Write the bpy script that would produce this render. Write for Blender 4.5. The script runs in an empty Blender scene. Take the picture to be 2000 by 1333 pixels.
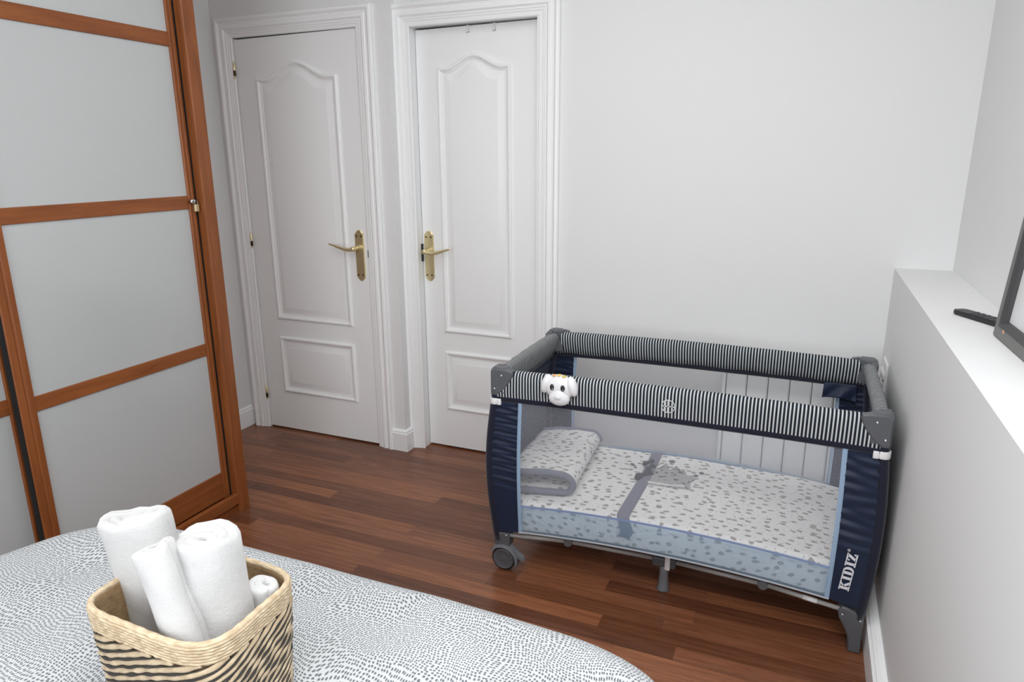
import bpy, bmesh, math, random
from mathutils import Vector, Matrix
from math import sin, cos, pi, sqrt, radians, tan, atan2
random.seed(7)
SC = bpy.context.scene
COL = SC.collection

# ------------------------------------------------------------------ camera
CAM_H = 1.46
F_PX, PITCH, YAW, ROLL = 1358.13, radians(14.906), radians(22.937), radians(-0.2927)
fw = Vector((-sin(YAW)*cos(PITCH), cos(YAW)*cos(PITCH), -sin(PITCH)))
rt = Vector((cos(YAW), sin(YAW), 0)); up = rt.cross(fw)
r2 = cos(ROLL)*rt + sin(ROLL)*up; u2 = -sin(ROLL)*rt + cos(ROLL)*up
cam = bpy.data.cameras.new('camera'); cam.lens = F_PX/2000*36; cam.sensor_width = 36
cam.clip_start = 0.02
co = bpy.data.objects.new('camera', cam); COL.objects.link(co)
M = Matrix((r2, u2, -fw)).transposed().to_4x4(); M.translation = (0, 0, CAM_H)
co.matrix_world = M; SC.camera = co

# ------------------------------------------------------------------ light
w = bpy.data.worlds.new('world'); SC.world = w; w.use_nodes = True
w.node_tree.nodes['Background'].inputs[0].default_value = (0.9, 0.95, 1, 1)
w.node_tree.nodes['Background'].inputs[1].default_value = 0.0
def area(name, loc, target, sx, sy, power, col=(1, 1, 1)):
    l = bpy.data.lights.new(name, 'AREA'); l.shape = 'RECTANGLE'; l.size = sx; l.size_y = sy
    l.energy = power; l.color = col
    o = bpy.data.objects.new(name, l); COL.objects.link(o); o.location = loc
    d = Vector(target) - Vector(loc)
    o.rotation_euler = d.to_track_quat('-Z', 'Y').to_euler()
    return o
area('ceiling_fill_light', (-0.7, 1.40, 2.58), (-0.7, 1.4001, 0), 1.4, 1.4, 12.0, (1, 0.995, 0.985))  # added unseen fill just below the ceiling, stands in for bounced flash
area('bed_ceiling_fill_light', (-0.02, 0.10, 2.58), (-0.02, .1001, 0), 0.8, 0.9, 29, (1, 0.995, 0.985))  # second added fill overhead, brightens the ledge and the near bed
area('rear_fill_light', (-1.0, -1.05, 1.55), (-0.9, 2.0, 1.1), 1.6, 1.2, 24, (0.97, 0.988, 1))  # added frontal fill behind the viewer, sized like a window
SC.view_settings.view_transform = 'Standard'; SC.view_settings.look = 'None'
SC.view_settings.gamma = 1; SC.view_settings.use_curve_mapping = False
SC.view_settings.exposure = 0.09
try:
    SC.cycles.use_denoising = True
    SC.cycles.max_bounces = 10; SC.cycles.diffuse_bounces = 6
    SC.cycles.transparent_max_bounces = 16
    SC.cycles.sample_clamp_indirect = 6
except Exception:
    pass

# ------------------------------------------------------------------ materials
def srgb(r, g, b):
    f = lambda c: (c/12.92 if c <= .04045 else ((c+.055)/1.055)**2.4)
    return (f(r/255), f(g/255), f(b/255), 1)
class NT:
    def __init__(s, name):
        s.m = bpy.data.materials.new(name); s.m.use_nodes = True; s.t = s.m.node_tree
        s.b = s.t.nodes['Principled BSDF']; s.out = s.t.nodes['Material Output']
    def n(s, typ, **kw):
        nd = s.t.nodes.new(typ)
        for k, v in kw.items():
            if k.startswith('_'): setattr(nd, k[1:], v)
            else:
                key = int(k[1:]) if k[0] == 'i' and k[1:].isdigit() else k.replace('__', ' ')
                s.set(nd.inputs[key], v)
        return nd
    def set(s, inp, v):
        if isinstance(v, bpy.types.NodeSocket): s.t.links.new(v, inp)
        else: inp.default_value = v
    def p(s, **kw):
        for k, v in kw.items(): s.set(s.b.inputs[k.replace('__', ' ')], v)
        return s
    def math(s, op, a, b=0.0, c=None):
        nd = s.t.nodes.new('ShaderNodeMath'); nd.operation = op
        s.set(nd.inputs[0], a); s.set(nd.inputs[1], b)
        if c is not None: s.set(nd.inputs[2], c)
        return nd.outputs[0]
    def mix(s, f, a, b):
        nd = s.t.nodes.new('ShaderNodeMix'); nd.data_type = 'RGBA'
        s.set(nd.inputs[0], f); s.set(nd.inputs[6], a); s.set(nd.inputs[7], b)
        return nd.outputs[2]
    def ramp(s, f, *stops):
        nd = s.t.nodes.new('ShaderNodeValToRGB'); e = nd.color_ramp.elements
        while len(e) < len(stops): e.new(0.5)
        for el, (p, c) in zip(e, stops): el.position = p; el.color = c
        s.set(nd.inputs[0], f); return nd.outputs[0]
    def coord(s, kind='Object', scale=(1, 1, 1), off=None):
        tc = s.t.nodes.new('ShaderNodeTexCoord')
        mp = s.t.nodes.new('ShaderNodeMapping'); s.t.links.new(tc.outputs[kind], mp.inputs[0])
        mp.inputs['Scale'].default_value = scale
        if off is not None: s.set(mp.inputs['Location'], off)
        return mp.outputs[0]
    def noise(s, vec, scale, detail=3, rough=.5, dist=0):
        nd = s.n('ShaderNodeTexNoise', Scale=scale, Detail=detail, Roughness=rough, Distortion=dist)
        s.t.links.new(vec, nd.inputs['Vector']); return nd.outputs[0]
    def bump(s, h, strength=.3, dist=.002):
        nd = s.n('ShaderNodeBump', Strength=strength, Distance=dist); s.set(nd.inputs['Height'], h)
        s.t.links.new(nd.outputs[0], s.b.inputs['Normal']); return s

def plain(name, col, rough=.6, metal=0, bump=None, spec=.5):
    m = NT(name); m.p(Base__Color=col, Roughness=rough, Metallic=metal)
    m.b.inputs['Specular IOR Level'].default_value = spec
    if bump:
        v = m.coord(); m.bump(m.noise(v, bump[0], 4), bump[1], bump[2])
    return m.m

def wall_paint(name, col):
    m = NT(name); v = m.coord()
    n1 = m.noise(v, 1.3, 2)
    c = m.mix(m.math('MULTIPLY', n1, .5), col, tuple(x*.97 for x in col[:3])+(1,))
    m.p(Base__Color=c, Roughness=.7); m.b.inputs['Specular IOR Level'].default_value = .25
    m.bump(m.noise(v, 120, 3), .08, .001); return m.m
M_WALL = wall_paint('white_wall_paint', (.775, .78, .785, 1))
M_CEIL = wall_paint('ceiling_paint', (.88, .88, .88, 1))
def lacquer():
    m = NT('white_lacquer'); v = m.coord()
    m.p(Base__Color=(.885, .897, .905, 1), Roughness=.38)
    m.bump(m.noise(v, 60, 3), .03, .001); return m.m
M_LACQ = lacquer()
def wood(name, dark, light, stretch, scale=1.0, rough=.35, rnd=0.0, tones=None, coat=0.0):
    m = NT(name)
    oi = m.t.nodes.new('ShaderNodeObjectInfo')
    off = m.n('ShaderNodeCombineXYZ', X=m.math('MULTIPLY', oi.outputs['Random'], 37.), Y=m.math('MULTIPLY', oi.outputs['Random'], 91.))
    tc = m.t.nodes.new('ShaderNodeTexCoord')
    add = m.t.nodes.new('ShaderNodeVectorMath'); add.operation = 'ADD'
    m.t.links.new(tc.outputs['Object'], add.inputs[0]); m.t.links.new(off.outputs[0], add.inputs[1])
    mp = m.t.nodes.new('ShaderNodeMapping'); m.t.links.new(add.outputs[0], mp.inputs[0])
    mp.inputs['Scale'].default_value = stretch
    v = mp.outputs[0]
    g = m.noise(v, 6*scale, 6, .62, .6)
    fine = m.noise(v, 40*scale, 4, .6)
    gg = m.math('ADD', m.math('MULTIPLY', g, .75), m.math('MULTIPLY', fine, .25))
    c = m.ramp(gg, (.30, dark), (.72, light))
    if tones:
        tcol = m.ramp(oi.outputs['Random'], *tones)
        nd = m.t.nodes.new('ShaderNodeMix'); nd.data_type = 'RGBA'; nd.blend_type = 'MULTIPLY'
        nd.inputs[0].default_value = 1.0
        m.t.links.new(c, nd.inputs[6]); m.t.links.new(tcol, nd.inputs[7]); c = nd.outputs[2]
    m.p(Base__Color=c, Roughness=rough, Coat__Weight=coat, Coat__Roughness=.2); m.b.inputs['Specular IOR Level'].default_value = .38
    m.bump(fine, .06, .0006); return m.m
CH_D, CH_L = (.170, .048, .012, 1), (.305, .097, .027, 1)
M_CHERRY_V = wood('cherry_wood_upright', CH_D, CH_L, (7, 7, .55), 1, .42)
M_CHERRY_H = wood('cherry_wood_rail', CH_D, CH_L, (7, .55, 7), 1, .42)
M_PLANK = wood('jatoba_floor', (.125, .046, .021, 1), (.32, .138, .074, 1), (.45, 9, 9), 1.2, .26, 1,
               tones=((0, (.55, .48, .44, 1)), (.3, (.85, .78, .74, 1)), (.6, (1.05, .98, .92, 1)), (.85, (1.25, 1.15, 1.0, 1)), (1, (.72, .58, .52, 1))), coat=.08)
def opal():
    m = NT('white_back_painted_glass')
    m.p(Base__Color=(.465, .48, .485, 1), Roughness=.2, Coat__Weight=.6, Coat__Roughness=.12)
    return m.m
M_OPAL = opal()
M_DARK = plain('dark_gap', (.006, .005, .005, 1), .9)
M_BRASS = plain('polished_brass', (.82, .71, .43, 1), .34, .8)
M_BRASSD = plain('dark_brass', (.10, .06, .03, 1), .4, .8)
M_CHROME = plain('chrome', (.7, .7, .72, 1), .2, 1.0)
M_BLACK = plain('black_plastic', (.012, .012, .014, 1), .4)
M_GREYPL = plain('grey_plastic', srgb(88, 90, 95), .42)
M_GREYPL2 = plain('mid_grey_plastic', srgb(110, 112, 117), .45)
M_TUBE = plain('grey_painted_steel', srgb(170, 168, 166), .35, .1)
M_WHITEPL = plain('white_plastic', (.78, .78, .79, 1), .35)
M_SILVER = plain('rivet_steel', (.75, .75, .77, 1), .25, 1.0)
def fabric(name, col, rough=.8, ws=900, strength=.15, sheen=.2):
    m = NT(name); v = m.coord()
    m.p(Base__Color=col, Roughness=rough, Sheen__Weight=sheen)
    m.b.inputs['Specular IOR Level'].default_value = .3
    m.bump(m.noise(v, ws, 2), strength, .0008); return m.m
M_NAVY = fabric('navy_nylon', srgb(25, 37, 61), .48, 700, .1, .1)
M_NAVYD = fabric('dark_navy_tape', srgb(20, 24, 44), .6)
M_LBLUE = fabric('light_blue_piping', srgb(146, 170, 196), .7)
M_BLUETAPE = fabric('periwinkle_tape', srgb(132, 152, 192), .7)
M_GREYBAND = fabric('grey_binding', srgb(116, 119, 134), .85)
M_BOW = fabric('navy_bow', srgb(14, 17, 32), .8)
def towel_mat(name, col):
    m = NT(name); v = m.coord()
    m.p(Base__Color=col, Roughness=.95, Sheen__Weight=.5, Sheen__Roughness=.6)
    m.b.inputs['Specular IOR Level'].default_value = .1
    n = m.math('ADD', m.noise(v, 420, 3, .7), m.math('MULTIPLY', m.noise(v, 60, 3), 1.2))
    m.bump(n, .5, .003); return m.m
M_TOWEL = towel_mat('white_terry', (.57, .575, .58, 1))
M_TOWELG = towel_mat('pale_grey_terry', (.62, .63, .635, 1))
def stripes():
    m = NT('navy_white_ticking'); tc = m.t.nodes.new('ShaderNodeTexCoord')
    sx = m.n('ShaderNodeSeparateXYZ'); m.t.links.new(tc.outputs['UV'], sx.inputs[0])
    s_ = m.math('SINE', m.math('MULTIPLY', sx.outputs[0], 2*pi/.0105))
    f = m.math('MULTIPLY_ADD', s_, 4.0, -.5); cl = m.n('ShaderNodeClamp'); m.t.links.new(f, cl.inputs[0])
    c = m.mix(cl.outputs[0], srgb(28, 32, 44), srgb(192, 197, 197))
    m.p(Base__Color=c, Roughness=.8); m.b.inputs['Specular IOR Level'].default_value = .2
    return m.m
M_STRIPE = stripes()
def net_mat(name, col, period, thr, base_cov=0.0):
    m = NT(name); tc = m.t.nodes.new('ShaderNodeTexCoord')
    sx = m.n('ShaderNodeSeparateXYZ'); m.t.links.new(tc.outputs['UV'], sx.inputs[0])
    k = 2*pi/period
    a = m.math('SINE', m.math('MULTIPLY', m.math('ADD', sx.outputs[0], sx.outputs[1]), k))
    b = m.math('SINE', m.math('MULTIPLY', m.math('SUBTRACT', m.math('MULTIPLY', sx.outputs[0], .9), sx.outputs[1]), k))
    t = m.math('GREATER_THAN', m.math('MAXIMUM', a, b), thr)
    f = m.math('MAXIMUM', t, base_cov)
    d = m.n('ShaderNodeBsdfDiffuse', Color=col); tr = m.n('ShaderNodeBsdfTransparent')
    ms = m.t.nodes.new('ShaderNodeMixShader'); m.set(ms.inputs[0], f)
    m.t.links.new(tr.outputs[0], ms.inputs[1]); m.t.links.new(d.outputs[0], ms.inputs[2])
    m.t.links.new(ms.outputs[0], m.out.inputs[0]); return m.m
M_NET = net_mat('grey_net', srgb(192, 195, 206), .0048, .915)
M_NETB = net_mat('fine_pale_net', srgb(212, 213, 220), .0048, .985)
def sheer(name, col, cov):
    m = NT(name); d = m.n('ShaderNodeBsdfDiffuse', Color=col); tr = m.n('ShaderNodeBsdfTransparent')
    tl = m.n('ShaderNodeBsdfTranslucent', Color=col)
    m1 = m.t.nodes.new('ShaderNodeMixShader'); m1.inputs[0].default_value = .35
    m.t.links.new(d.outputs[0], m1.inputs[1]); m.t.links.new(tl.outputs[0], m1.inputs[2])
    ms = m.t.nodes.new('ShaderNodeMixShader'); ms.inputs[0].default_value = cov
    m.t.links.new(tr.outputs[0], ms.inputs[1]); m.t.links.new(m1.outputs[0], ms.inputs[2])
    m.t.links.new(ms.outputs[0], m.out.inputs[0]); return m.m
M_SHEER = sheer('sheer_blue_mesh', srgb(168, 198, 222), .48)
def sheet_print():
    m = NT('printed_baby_sheet'); v = m.coord('UV')
    nz = m.n('ShaderNodeTexNoise', Scale=55., Detail=2.); m.t.links.new(v, nz.inputs['Vector'])
    vm = m.t.nodes.new('ShaderNodeVectorMath'); vm.operation = 'MULTIPLY_ADD'
    m.t.links.new(nz.outputs['Color'], vm.inputs[0]); vm.inputs[1].default_value = (.016, .016, 0)
    m.t.links.new(v, vm.inputs[2])
    def vor(scale, st, rnd, thr):
        mp = m.t.nodes.new('ShaderNodeMapping'); m.t.links.new(vm.outputs[0], mp.inputs[0]); mp.inputs['Scale'].default_value = st
        vo = m.n('ShaderNodeTexVoronoi', Scale=scale, Randomness=rnd); vo.voronoi_dimensions = '2D'
        m.t.links.new(mp.outputs[0], vo.inputs['Vector'])
        return m.math('LESS_THAN', vo.outputs['Distance'], thr)
    big = vor(28, (.8, 1.25, 1), .8, .215)
    tiny = vor(48, (1, 1, 1), .9, .10)
    c = m.mix(big, (.86, .86, .85, 1), srgb(162, 158, 152))
    c = m.mix(m.math('MULTIPLY', tiny, .8), c, srgb(165, 160, 155))
    m.p(Base__Color=c, Roughness=.9); m.b.inputs['Specular IOR Level'].default_value = .1
    return m.m
M_SHEET = sheet_print()
def duvet_print():
    m = NT('dotted_duvet_print'); v = m.coord('UV')
    n1 = m.n('ShaderNodeTexNoise', Scale=5.5, Detail=1.5); m.t.links.new(v, n1.inputs['Vector'])
    vm = m.t.nodes.new('ShaderNodeVectorMath'); vm.operation = 'MULTIPLY_ADD'
    m.t.links.new(n1.outputs['Color'], vm.inputs[0]); vm.inputs[1].default_value = (.115, .115, 0)
    m.t.links.new(v, vm.inputs[2])
    mp = m.t.nodes.new('ShaderNodeMapping'); m.t.links.new(vm.outputs[0], mp.inputs[0]); mp.inputs['Scale'].default_value = (1.15, 1.0, 1)
    vo = m.n('ShaderNodeTexVoronoi', Scale=140., Randomness=.38); vo.voronoi_dimensions = '2D'
    m.t.links.new(mp.outputs[0], vo.inputs['Vector'])
    d = m.math('SUBTRACT', .385, vo.outputs['Distance']); f = m.math('MULTIPLY', d, 7.0)
    cl = m.n('ShaderNodeClamp'); m.t.links.new(f, cl.inputs[0])
    c = m.mix(cl.outputs[0], (.60, .62, .635, 1), srgb(110, 116, 122))
    m.p(Base__Color=c, Roughness=.85); m.b.inputs['Specular IOR Level'].default_value = .2
    vv = m.coord(); m.bump(m.noise(vv, 26, 3), .25, .006); return m.m
M_DUVET = duvet_print()
def straw(name, a, b):
    m = NT(name); v = m.coord('UV', (55, 500, 1)); n = m.noise(v, 1.0, 4, .6)
    v2 = m.coord('Object'); n2 = m.noise(v2, 70, 3)
    c = m.ramp(m.math('ADD', m.math('MULTIPLY', n, .6), m.math('MULTIPLY', n2, .4)), (.32, a), (.68, b))
    m.p(Base__Color=c, Roughness=.75); m.bump(n, .8, .0015); return m.m
M_STRAW = straw('dried_palm_straw', srgb(172, 148, 116), srgb(232, 214, 184))
M_STRAWB = straw('black_dyed_straw', srgb(38, 36, 34), srgb(74, 70, 66))
M_INNER = straw('straw_lining', srgb(112, 88, 60), srgb(176, 148, 110))

# ------------------------------------------------------------------ mesh helpers
def link(name, me, parent=None, mat=None, smooth=False):
    o = bpy.data.objects.new(name, me); COL.objects.link(o)
    if mat is not None and not me.materials: me.materials.append(mat)
    if smooth:
        me.polygons.foreach_set('use_smooth', [True]*len(me.polygons))
    if parent is not None:
        o.parent = parent
        if parent.type == 'EMPTY': o.matrix_parent_inverse = Matrix.Translation(-parent.location)
    return o
def mk(name, verts, faces, mat, parent=None, smooth=False, uv=None):
    me = bpy.data.meshes.new(name); me.from_pydata([tuple(v) for v in verts], [], faces); me.update()
    if uv is not None:
        l = me.uv_layers.new(name='UVMap')
        for lp in me.loops: l.data[lp.index].uv = uv[lp.vertex_index]
    return link(name, me, parent, mat, smooth)
class Geo:
    """collects several pieces into ONE mesh"""
    def __init__(s): s.v = []; s.f = []
    def add(s, v, f):
        o = len(s.v); s.v += [Vector(x) for x in v]; s.f += [tuple(i+o for i in q) for q in f]; return s
    def box(s, x0, x1, y0, y1, z0, z1, bev=0.0):
        if bev <= 0:
            return s.add([(x0,y0,z0),(x1,y0,z0),(x1,y1,z0),(x0,y1,z0),(x0,y0,z1),(x1,y0,z1),(x1,y1,z1),(x0,y1,z1)],
                         [(3,2,1,0),(4,5,6,7),(0,1,5,4),(1,2,6,5),(2,3,7,6),(3,0,4,7)])
        bm = bmesh.new(); bmesh.ops.create_cube(bm, size=1)
        for v in bm.verts: v.co = Vector(((x0+x1)/2+v.co.x*(x1-x0), (y0+y1)/2+v.co.y*(y1-y0), (z0+z1)/2+v.co.z*(z1-z0)))
        bmesh.ops.bevel(bm, geom=bm.edges[:], offset=min(bev, .49*min(x1-x0, y1-y0, z1-z0)), segments=2, profile=.5, affect='EDGES')
        return s.bm(bm)
    def bm(s, bm):
        bm.verts.index_update()
        s.add([v.co.copy() for v in bm.verts], [[v.index for v in f.verts] for f in bm.faces]); bm.free(); return s
    def tube(s, path, rad, n=10, cap=True, closed=False):
        P = [Vector(p) for p in path]; R = rad if isinstance(rad, (list, tuple)) else [rad]*len(P)
        vs, fs = [], []; N = len(P); up = None
        for i, p in enumerate(P):
            if closed: t = P[(i+1) % N]-P[i-1]
            else: t = P[min(i+1, N-1)]-P[max(i-1, 0)]
            t.normalize()
            if up is None: up = Vector((0, 0, 1)) if abs(t.z) < .9 else Vector((0, 1, 0))
            a = t.cross(up).normalized(); b = a.cross(t).normalized(); up = b
            for k in range(n):
                q = 2*pi*k/n; vs.append(p + a*(cos(q)*R[i]) + b*(sin(q)*R[i]))
        for i in range(N if closed else N-1):
            j = (i+1) % N
            for k in range(n):
                k2 = (k+1) % n; fs.append((i*n+k, i*n+k2, j*n+k2, j*n+k))
        if cap and not closed:
            fs.append(tuple(range(n-1, -1, -1))); fs.append(tuple((N-1)*n+k for k in range(n)))
        return s.add(vs, fs)
    def prism(s, poly, fn, h0, h1, bev=0.0):
        """poly 2D (a,b); fn(a,b,h)->3D"""
        n = len(poly)
        if bev > 0:
            c = [sum(p[0] for p in poly)/n, sum(p[1] for p in poly)/n]
            ins = inset_poly(poly, bev)
            rings = [(poly, h0), (poly, h1-bev), (ins, h1)]
        else: rings = [(poly, h0), (poly, h1)]
        vs = [fn(a, b, h) for pl, h in rings for a, b in pl]; fs = []
        for r in range(len(rings)-1):
            for i in range(n):
                j = (i+1) % n; fs.append((r*n+i, r*n+j, (r+1)*n+j, (r+1)*n+i))
        fs.append(tuple(range(n-1, -1, -1))); fs.append(tuple((len(rings)-1)*n+i for i in range(n)))
        return s.add(vs, fs)
    def lathe(s, prof, c, ax='Z', n=20):
        vs, fs = [], []
        for r, h in prof:
            for k in range(n):
                q = 2*pi*k/n
                d = {'Z': (r*cos(q), r*sin(q), h), 'Y': (r*cos(q), h, r*sin(q)), 'X': (h, r*cos(q), r*sin(q))}[ax]
                vs.append(Vector(c)+Vector(d))
        for i in range(len(prof)-1):
            for k in range(n):
                k2 = (k+1) % n; fs.append((i*n+k, i*n+k2, (i+1)*n+k2, (i+1)*n+k))
        fs.append(tuple(range(n-1, -1, -1))); fs.append(tuple((len(prof)-1)*n+k for k in range(n)))
        return s.add(vs, fs)
    def ellipsoid(s, c, r, nu=20, nv=12, fn=None):
        vs, fs = [], []
        for i in range(nv+1):
            t = pi*i/nv
            for k in range(nu):
                q = 2*pi*k/nu; d = Vector((sin(t)*cos(q), sin(t)*sin(q), cos(t)))
                v = Vector((d.x*r[0], d.y*r[1], d.z*r[2]))
                if fn: v = fn(v, d)
                vs.append(Vector(c)+v)
        for i in range(nv):
            for k in range(nu):
                k2 = (k+1) % nu; fs.append((i*nu+k, (i+1)*nu+k, (i+1)*nu+k2, i*nu+k2))
        return s.add(vs, fs)
    def sweep(s, path, prof, fn, closed=False):
        """mitred moulding: path 2D, prof [(inset, height)], interior on the right-hand side of travel"""
        n = len(path); vs, fs = [], []; m = len(prof)
        for i, p in enumerate(path):
            p = Vector(p); dirs = []
            if closed or i > 0: dirs.append((p-Vector(path[i-1])).normalized())
            if closed or i < n-1: dirs.append((Vector(path[(i+1) % n])-p).normalized())
            nr = [Vector((d.y, -d.x)) for d in dirs]
            mt = sum(nr, Vector((0, 0))); mt.normalize(); k = 1/max(.3, mt.dot(nr[0]))
            for ins, h in prof:
                q = p+mt*ins*k; vs.append(fn(q.x, q.y, h))
        for i in range(n if closed else n-1):
            j = (i+1) % n
            for a in range(m-1): fs.append((i*m+a, j*m+a, j*m+a+1, i*m+a+1))
        if not closed:
            fs.append(tuple(range(m))); fs.append(tuple((n-1)*m+a for a in range(m-1, -1, -1)))
        return s.add(vs, fs)
    def build(s, name, mat, parent=None, smooth=False, fix=True, auto=None):
        me = bpy.data.meshes.new(name); me.from_pydata([tuple(v) for v in s.v], [], s.f); me.update()
        if fix:
            bm = bmesh.new(); bm.from_mesh(me); bmesh.ops.recalc_face_normals(bm, faces=bm.faces[:]); bm.to_mesh(me); bm.free()
        o = link(name, me, parent, mat, smooth or auto is not None)
        if auto is not None:
            try: me.set_sharp_from_angle(angle=radians(auto))
            except Exception: pass
        return o
def inset_poly(poly, d):
    n = len(poly); out = []
    ar = sum(poly[i][0]*poly[(i+1) % n][1]-poly[(i+1) % n][0]*poly[i][1] for i in range(n))
    sg = 1 if ar > 0 else -1
    for i in range(n):
        p = Vector(poly[i]); d1 = (p-Vector(poly[i-1])).normalized(); d2 = (Vector(poly[(i+1) % n])-p).normalized()
        n1 = Vector((-d1.y, d1.x))*sg; n2 = Vector((-d2.y, d2.x))*sg
        m = (n1+n2); m.normalize(); k = 1/max(.35, m.dot(n1)); q = p+m*d*k; out.append((q.x, q.y))
    return out
def grid(name, fn, nu, nv, mat, parent=None, uvfn=None, smooth=True, closed_u=False, thick=0):
    vs = []; uv = []
    for j in range(nv+1):
        for i in range(nu+(0 if closed_u else 1)):
            u, v = i/nu, j/nv; p = fn(u, v); vs.append(p)
            uv.append(uvfn(u, v, p) if uvfn else (u, v))
    W = nu if closed_u else nu+1; fs = []
    for j in range(nv):
        for i in range(nu):
            i2 = (i+1) % W; fs.append((j*W+i, j*W+i2, (j+1)*W+i2, (j+1)*W+i))
    o = mk(name, vs, fs, mat, parent, smooth, uv)
    if thick:
        md = o.modifiers.new('thickness', 'SOLIDIFY'); md.thickness = thick; md.offset = 0
    return o
def tag(o, label, cat, group=None, kind=None):
    o['label'] = label; o['category'] = cat
    if group: o['group'] = group
    if kind: o['kind'] = kind
    return o
def empty(name, loc, label=None, cat=None, group=None, kind=None):
    e = bpy.data.objects.new(name, None); COL.objects.link(e); e.location = loc; e.empty_display_size = .05
    if label: tag(e, label, cat, group, kind)
    return e
def struct(o, label, cat):
    o['kind'] = 'structure'; o['label'] = label; o['category'] = cat; return o
def wob(x, y, s=1.0, ph=0.0):
    return (sin(x*s*3.1+ph+1.3*sin(y*s*2.3+ph))+sin(y*s*4.3+ph*2+1.1*sin(x*s*1.7))+.6*sin((x+y)*s*6.1+ph))/2.6

# ------------------------------------------------------------------ room shell
XL, XH, XN = -2.80, 0.309, 0.495      # left wall, half wall face, niche wall
YD1, YB = 2.835, 2.900                # wall with the left door, wall with the right door / cot
XP = -1.790                           # corner between the two
YF, ZC = -1.15, 2.62
ZS = 1.053
G = Geo().box(XL-.1, XN+.1, YF-.1, 3.1, -.08, -.014)
floor = struct(G.build('floor', plain('subfloor', (.02, .012, .01, 1), .9)), 'reddish brown hardwood plank floor', 'floor')
G = Geo().box(XL-.1, XN+.1, YF-.1, 3.1, ZC, ZC+.08)
struct(G.build('ceiling', M_CEIL), 'plain white ceiling', 'ceiling')
G = Geo().box(XL-.1, XL, YF, YD1+.16, 0, ZC)
struct(G.build('wall_left', M_WALL), 'white wall beside the wardrobe', 'wall')
G = Geo().box(XL, -2.672, YD1, YD1+.14, 0, ZC).box(-1.951, XP, YD1, YD1+.14, 0, ZC).box(-2.672, -1.951, YD1, YD1+.14, 2.0225, ZC)
struct(G.build('wall_door', M_WALL), 'white wall around the left door, ending at a corner', 'wall')
G = Geo().box(XP-.02, -1.735, YB, YB+.16, 0, ZC).box(-1.095, XN+.1, YB, YB+.16, 0, ZC).box(-1.735, -1.095, YB, YB+.16, 2.03, ZC)
struct(G.build('wall_back', M_WALL), 'white back wall behind the travel cot', 'wall')
G = Geo().box(XH, XN, YF, YB, 0, ZS)
struct(G.build('wall_half', M_WALL, ), 'low white wall with a ledge on top beside the cot', 'wall')
G = Geo().box(XN, XN+.1, YF, YB, 0, ZC)
struct(G.build('wall_right', M_WALL), 'white wall set back above the ledge', 'wall')
G = Geo().box(XL, -1.9, YF-.1, YF, 0, ZC).box(-.1, XN, YF-.1, YF, 0, ZC).box(-1.9, -.1, YF-.1, YF, 0, .85).box(-1.9, -.1, YF-.1, YF, 2.2, ZC)  # opening left only for the added window
struct(G.build('wall_front', M_WALL), 'white wall behind the viewer with an added window opening', 'wall')
win = empty('added_window_1', (-1.0, YF-.05, .85)); struct(win, 'invented white window frame behind the viewer, out of view', 'added window')  # invented window, put in unseen to go with the rear fill light
G = Geo().box(-1.9, -1.84, YF-.08, YF-.02, .85, 2.2).box(-.16, -.1, YF-.08, YF-.02, .85, 2.2).box(-1.84, -.16, YF-.08, YF-.02, .85, .91).box(-1.84, -.16, YF-.08, YF-.02, 2.14, 2.2).box(-1.03, -.97, YF-.08, YF-.02, .91, 2.14)
G.build('added_window_frame', M_LACQ, win)
Geo().box(-1.84, -.16, YF-.055, YF-.05, .91, 2.14).build('added_pane', M_OPAL, win)

# floor planks ------------------------------------------------------
PW = .065
plank_meshes = {}
def plank_mesh(L):
    k = round(L, 3)
    if k not in plank_meshes:
        g = Geo(); h = .012; b = .0004; x0, x1, y0, y1 = .0002, L-.0002, .0002, PW-.0002
        vs = [(x0,y0,-h),(x1,y0,-h),(x1,y1,-h),(x0,y1,-h),(x0,y0,0),(x1,y0,0),(x1,y1,0),(x0,y1,0)]
        fs = [(3,2,1,0),(0,1,5,4),(1,2,6,5),(2,3,7,6),(3,0,4,7),(4,5,6,7)]
        me = bpy.data.meshes.new('plank'); me.from_pydata(vs, [], fs); me.update(); me.materials.append(M_PLANK)
        plank_meshes[k] = me
    return plank_meshes[k]
LENS = [.45, .62, .8, .98, 1.16]
row = 0; y = 2.068-PW*18
rnd = random.Random(21)
far_rows = []
while y < 2.97:
    x = XL-.02-rnd.choice([0, .12, .25, .4, .55, .7])
    while x < XN:
        L = rnd.choice(LENS)
        if x+L > XL+.01 and x < XH:
            o = link('plank', plank_mesh(L), floor); o.location = (x, y, 0)
        x += L
    y += PW; row += 1
# the hidden floor towards the viewer, under the bed
Geo().box(XL, XN, YF, 2.068-PW*18-.0005, -.012, 0).build('board_area', M_PLANK, floor)

# baseboards ----------------------------------------------------------
BASE = [(0, 0), (.016, 0), (.016, .092), (.012, .098), (.012, .104), (.007, .110), (0, .113)]
def baseboard(name, path, label, t=1.0):
    g = Geo().sweep(path, [(a*t, b) for a, b in BASE], lambda a, b, h: Vector((a, b, h)))
    return struct(g.build(name, M_LACQ), label, 'baseboard')
baseboard('baseboard_left', [(XL, 2.09), (XL, YD1-.002)], 'short white baseboard left of the left door')
baseboard('baseboard_corner', [(-1.866, YD1), (XP, YD1), (XP, YB-.018)], 'white baseboard wrapping the corner between the doors')
baseboard('baseboard_back', [(-1.0, YB), (XH-.034, YB)], 'white baseboard on the back wall behind the cot')
baseboard('baseboard_right', [(XH, YB-.002), (XH, YF)], 'white baseboard along the low wall', 2.0)

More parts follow.
